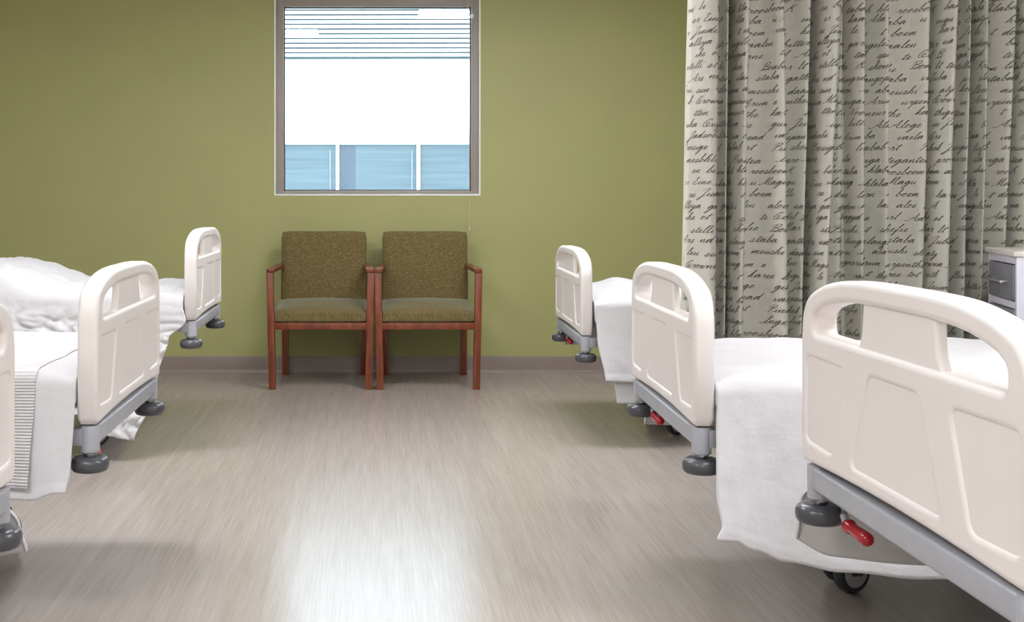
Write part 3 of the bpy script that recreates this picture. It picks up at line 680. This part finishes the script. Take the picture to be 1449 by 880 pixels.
def crom(pts, n=4):
    P = [Vector((p[0], p[1])) for p in pts]; P = [P[0] * 2 - P[1]] + P + [P[-1] * 2 - P[-2]]; out = []
    for i in range(1, len(P) - 2):
        for k in range(n):
            t = k / n; a, b, c, d = P[i - 1], P[i], P[i + 1], P[i + 2]
            out.append(0.5 * ((2 * b) + (c - a) * t + (2 * a - 5 * b + 4 * c - d) * t * t + (3 * b - a - 3 * c + d) * t ** 3))
    out.append(P[-2]); return out
GL = {k: (w, [crom(s) for s in st]) for k, (w, st) in G.items()}
ROWS = [
 "er Eine um il  kaatjieg  Ala  hlaba  u Magu   engu  boem",
 "re Jundel karee  le  thorn  t dor boem  vane fle  harr  ats",
 "alleya ga  inter garden engeles  baalen  aloe bitter na  A",
 "ihe ot   sga eyeca  tabagyd  spane   te Cerl  Adel B",
 "stelli st Pincushi  Kremt  shon liefie  Boabab Mar lt teasig P",
 "Ars nd   protea tungrea  elangop  staba  va  gath Juba",
 "leu sun kom  atkoorn  Ilosoom aba  meushi shle  daan aty",
 "b Crowna Maga   in  augaering  Arum e   urpenthee",
 "tten  le  floer Noem  raneur  t the  karee tot   thigi  reth",
 "uha Cuyer  bitter pn  Alera  Aloge   quea  in Jeum tabargga",
 "Jadsobe nt   Stie  Arum Erea ba   ead  vaela  Eepan  Cre",
 "Prosige  Boabab   liefie babab  start   Pincushi shok Juros",
 "mesbhlu  sla   p  wiga  Protegantea   Inge  pro Ind   remire",
 "en be  mushion taba  sheh hlaba  roosboom  to K  bam aloe",
]
ROWS = [r.replace('q', 'g') for r in ROWS]
CT = [(976,968,.02),(982,974,.0),(990,985,-.02),(1000,997,-.03),(1012,1008,-.018),(1014,1010,.03),(1023,1019,.022),(1030,1026,.0),(1034,1029,.035),(1040,1032,.06),(1044,1035,.005),
 (1051,1043,-.02),(1058,1050,-.005),(1063,1056,.022),(1080,1073,.018),(1097,1096,-.012),(1105,1110,-.016),(1108,1113,.022),(1125,1123,.018),(1143,1133,-.008),(1148,1137,.045),(1157,1143,.055),
 (1162,1148,.0),(1172,1157,-.028),(1183,1166,-.012),(1186,1170,.022),(1195,1190,.010),(1200,1204,.032),(1208,1209,.0),(1219,1215,-.015),(1223,1220,.028),(1237,1240,.014),(1250,1250,-.012),
 (1257,1256,.0),(1265,1263,.025),(1290,1285,.012),(1312,1302,-.008),(1319,1306,.048),(1328,1313,.0),(1338,1325,-.03),(1347,1336,-.01),(1352,1344,.04),(1362,1352,.01),(1368,1360,-.012),
 (1372,1366,.04),(1380,1372,.05),(1386,1378,-.02),(1392,1384,-.005),(1400,1392,.03),(1415,1404,.01),(1432,1415,-.01),(1438,1422,.05),(1446,1432,-.02),(1458,1450,-.03),(1466,1460,.03),(1480,1476,.0),
 (1492,1490,-.03),(1500,1500,.04),(1515,1515,-.02),(1530,1530,.03),(1546,1545,-.02),(1560,1560,.02)]
CD = 4.95
def cat3(a, b, c, d, t): return 0.5 * ((2 * b) + (c - a) * t + (2 * a - 5 * b + 4 * c - d) * t * t + (3 * b - a - 3 * c + d) * t ** 3)
def ctrl(i): return CT[max(0, min(len(CT) - 1, i))]
def cpos(t, z):
    """point of the curtain: t along the fold list, z height"""
    i = int(min(max(t, 0), len(CT) - 1.0001)); f = t - i
    q = [cat3(ctrl(i - 1)[k], ctrl(i)[k], ctrl(i + 1)[k], ctrl(i + 2)[k], f) for k in range(3)]
    zt_, zb_ = gz(60, CD), gz(420, CD); k = (zt_ - z) / (zt_ - zb_); k = max(-0.6, min(1.7, k))
    px = q[0] + (q[1] - q[0]) * k
    px += 1.3 * noise.noise(Vector((t * 0.8, z * 1.4, 3.0)))
    dy = q[2] * 2.5 * (1.0 + 0.25 * noise.noise(Vector((t * 0.5, z * 0.9, 9.0))))
    return Vector((gx(px, CD), CD + dy, z))
NT_ = (len(CT) - 1) * 6; Z0, Z1 = 0.34, 2.60; NZ = 60
cv = bmesh.new(); grid = []
for j in range(NZ + 1):
    z = Z0 + (Z1 - Z0) * j / NZ
    grid.append([cv.verts.new(cpos(i / 6, z)) for i in range(NT_ + 1)])
for j in range(NZ):
    for i in range(NT_):
        f = cv.faces.new((grid[j][i], grid[j][i + 1], grid[j + 1][i + 1], grid[j + 1][i])); f.smooth = True
        f.material_index = 2 if i < 4 else 0
# arc length table at mid height
tab = [0.0]; pp = cpos(0, 1.4)
for i in range(1, NT_ * 4 + 1):
    q = cpos(i / 24, 1.4); tab.append(tab[-1] + (q - pp).length); pp = q
def t_of(s):
    import bisect
    k = min(max(bisect.bisect_left(tab, s), 1), len(tab) - 1); a, b = tab[k - 1], tab[k]
    return (k - 1 + (s - a) / max(b - a, 1e-9)) / 24
XH = 0.0142; ROW = 16.4 * CD / F; SL = 0.80
def on_cloth(s, z):
    t = t_of(s); p = cpos(t, z); q = cpos(t + 0.02, z); o_ = cpos(t - 0.02, z)
    d = (q - o_); nrm = Vector((d.y, -d.x, 0)).normalized()
    return p + nrm * 0.0016
row = 0; z = Z1 - 0.06; SMAX = tab[-1] - 0.02
while z > Z0 + 0.03:
    txt = ROWS[row % len(ROWS)]; s = -0.02 + 0.02 * ((row * 7) % 5); h = XH * (0.95 + 0.1 * random.random()); slope = random.uniform(0.0, 0.012)
    full = (txt + '   ') * 4
    base = z + random.uniform(-0.004, 0.004)
    for ch in full:
        if s > SMAX: break
        if ch == ' ': s += h * 2.0; base = z + random.uniform(-0.005, 0.005); continue
        if ch not in GL: continue
        w, strokes = GL[ch]; wob = random.uniform(-0.05, 0.05)
        for st in strokes:
            pts = [((p.x + (p.y + 0.0) * (SL + wob)) * h * 1.0 + p.x * h * 0.62 + s, base + p.y * h * 0.92) for p in st]
            prev = None
            for i, (ps, pz) in enumerate(pts):
                a = pts[max(i - 1, 0)]; b = pts[min(i + 1, len(pts) - 1)]
                ds, dz = b[0] - a[0], b[1] - a[1]; ln = math.hypot(ds, dz) + 1e-9
                thick = (0.0007 if dz > 0 else 0.00125) if abs(dz) > 0.25 * ln else 0.0008
                if i in (0, len(pts) - 1): thick *= 0.6
                ns, nz = -dz / ln * thick, ds / ln * thick
                if not (0.012 < ps < SMAX): prev = None; continue
                cur = (cv.verts.new(on_cloth(ps + ns, pz + nz)), cv.verts.new(on_cloth(ps - ns, pz - nz)))
                if prev:
                    f = cv.faces.new((prev[0], prev[1], cur[1], cur[0])); f.material_index = 1
                prev = cur
        s += w * h * 1.62
    z -= ROW; row += 1
me = bpy.data.meshes.new('privacy_curtain'); cv.to_mesh(me); cv.free()
for m in (M['curtain'], M['ink'], M['curtain_hem']): me.materials.append(m)
cur = obj('privacy_curtain', me)
tag(cur, 'long gathered grey green privacy curtain printed with dark handwriting', 'curtain')
x0, x1 = gx(970, CD), gx(1562, CD)
tr = part('curtain_track', B(((x0 - 0.9, CD - 0.02, CEIL - 0.03), (x1 + 0.1, CD + 0.03, CEIL))), M['wall_white']); tag(tr, 'white ceiling track the privacy curtain hangs from', 'track')
bm = bmesh.new()
for k in range(22):
    t = 1 + k * (len(CT) - 3) / 21; p = cpos(t, Z1 - 0.01); bm_tube(bm, [p, (p.x, CD + 0.005, CEIL - 0.033)], 0.002, 6)
part('carrier_hooks', bm, M['chrome'], cur)['kind'] = 'stuff'

# ------------------------------------------------------------------ bedside cabinet (front faces the aisle)
pf = Vector((gx(1398.5, 4.72), 4.72)); pn_ = Vector((gx(1438.5, 4.34), 4.34))
fwid = (pf - pn_).length; e = (pf - pn_).normalized(); rz = math.atan2(-e.x, e.y); mid = (pf + pn_) / 2
ztop = gz(349.5, 4.72)
cb = thing('bedside_cabinet', 'lilac white bedside cabinet with grey drawers, standing before the curtain', 'cabinet', (mid.x, mid.y, 0), rz)
h2 = fwid / 2; dp = 0.46
bm = B(((0.0, -h2, 0.06), (dp, -h2 + 0.022, ztop - 0.02)), ((0.0, h2 - 0.022, 0.06), (dp, h2, ztop - 0.02)), ((dp - 0.015, -h2 + 0.022, 0.06), (dp, h2 - 0.022, ztop - 0.02)),
       ((0, -h2 + 0.022, 0.06), (dp - 0.015, h2 - 0.022, 0.09)), ((0, -h2 + 0.022, ztop - 0.048), (0.02, h2 - 0.022, ztop - 0.02)), bev=0.002)
dz0 = ztop - 0.048
hs = [0.137, 0.20, 0.20, 0.20]; z = dz0; edges = []
for hh in hs:
    edges.append((z - hh, z)); z -= hh
    bm_box(bm, (0, -h2 + 0.022, z - 0.026), (0.02, h2 - 0.022, z), 0.002); z -= 0.026
part('body', bm, M['cab'], cb)
part('top', B(((-0.012, -h2 - 0.008, ztop - 0.02), (dp + 0.005, h2 + 0.008, ztop)), bev=0.004), M['cab_top'], cb, label='beige top')
for lo, hi in edges:
    d = part('drawer', B(((-0.006, -h2 + 0.026, lo + 0.004), (0.016, h2 - 0.03, hi - 0.004)), ((0.016, -h2 + 0.05, lo + 0.01), (0.40, h2 - 0.05, hi - 0.03)), bev=0.003), M['drawer'], cb)
    zc = (lo + hi) / 2 + 0.002
    bm = bmesh.new(); bm_tube(bm, [(-0.034, -h2 + 0.07, zc), (-0.034, h2 - 0.05, zc)], 0.0055, 10)
    bm_tube(bm, [(-0.034, -h2 + 0.09, zc), (-0.004, -h2 + 0.09, zc)], 0.005, 10); bm_tube(bm, [(-0.034, h2 - 0.07, zc), (-0.004, h2 - 0.07, zc)], 0.005, 10)
    part('handle', bm, M['chrome'], d, label='chrome bar handle')
for y in (-h2 + 0.04, h2 - 0.04):
    for x in (0.05, dp - 0.05):
        part('foot', L(([(0.018, 0.0), (0.02, 0.006), (0.014, 0.012), (0.014, 0.062)], (x, y, 0)), n=18), M['dark_metal'], cb)

# ------------------------------------------------------------------ world, camera, colour management
w = bpy.data.worlds.new('daylight'); scene.world = w; w.use_nodes = True
bg = w.node_tree.nodes['Background']; bg.inputs[0].default_value = (0.76, 0.89, 1.0, 1); bg.inputs[1].default_value = 7.6
cam = bpy.data.cameras.new('camera'); co = link(bpy.data.objects.new('camera', cam))
co.location = (0, 0, CH); co.rotation_euler = (PI / 2, 0, 0)
cam.sensor_width = 36; cam.lens = F / 1449 * 36
cam.shift_x = (724.5 - VX) / 1449; cam.shift_y = -(440 - HY) / 1449
cam.clip_start = 0.05; cam.clip_end = 200
scene.camera = co
vs = scene.view_settings
vs.view_transform = 'Standard'; vs.look = 'None'; vs.gamma = 1.0; vs.exposure = 0.0; vs.use_curve_mapping = False
cy_ = scene.cycles
cy_.max_bounces = 10; cy_.diffuse_bounces = 5; cy_.glossy_bounces = 4; cy_.sample_clamp_indirect = 6.0
cy_.use_denoising = True
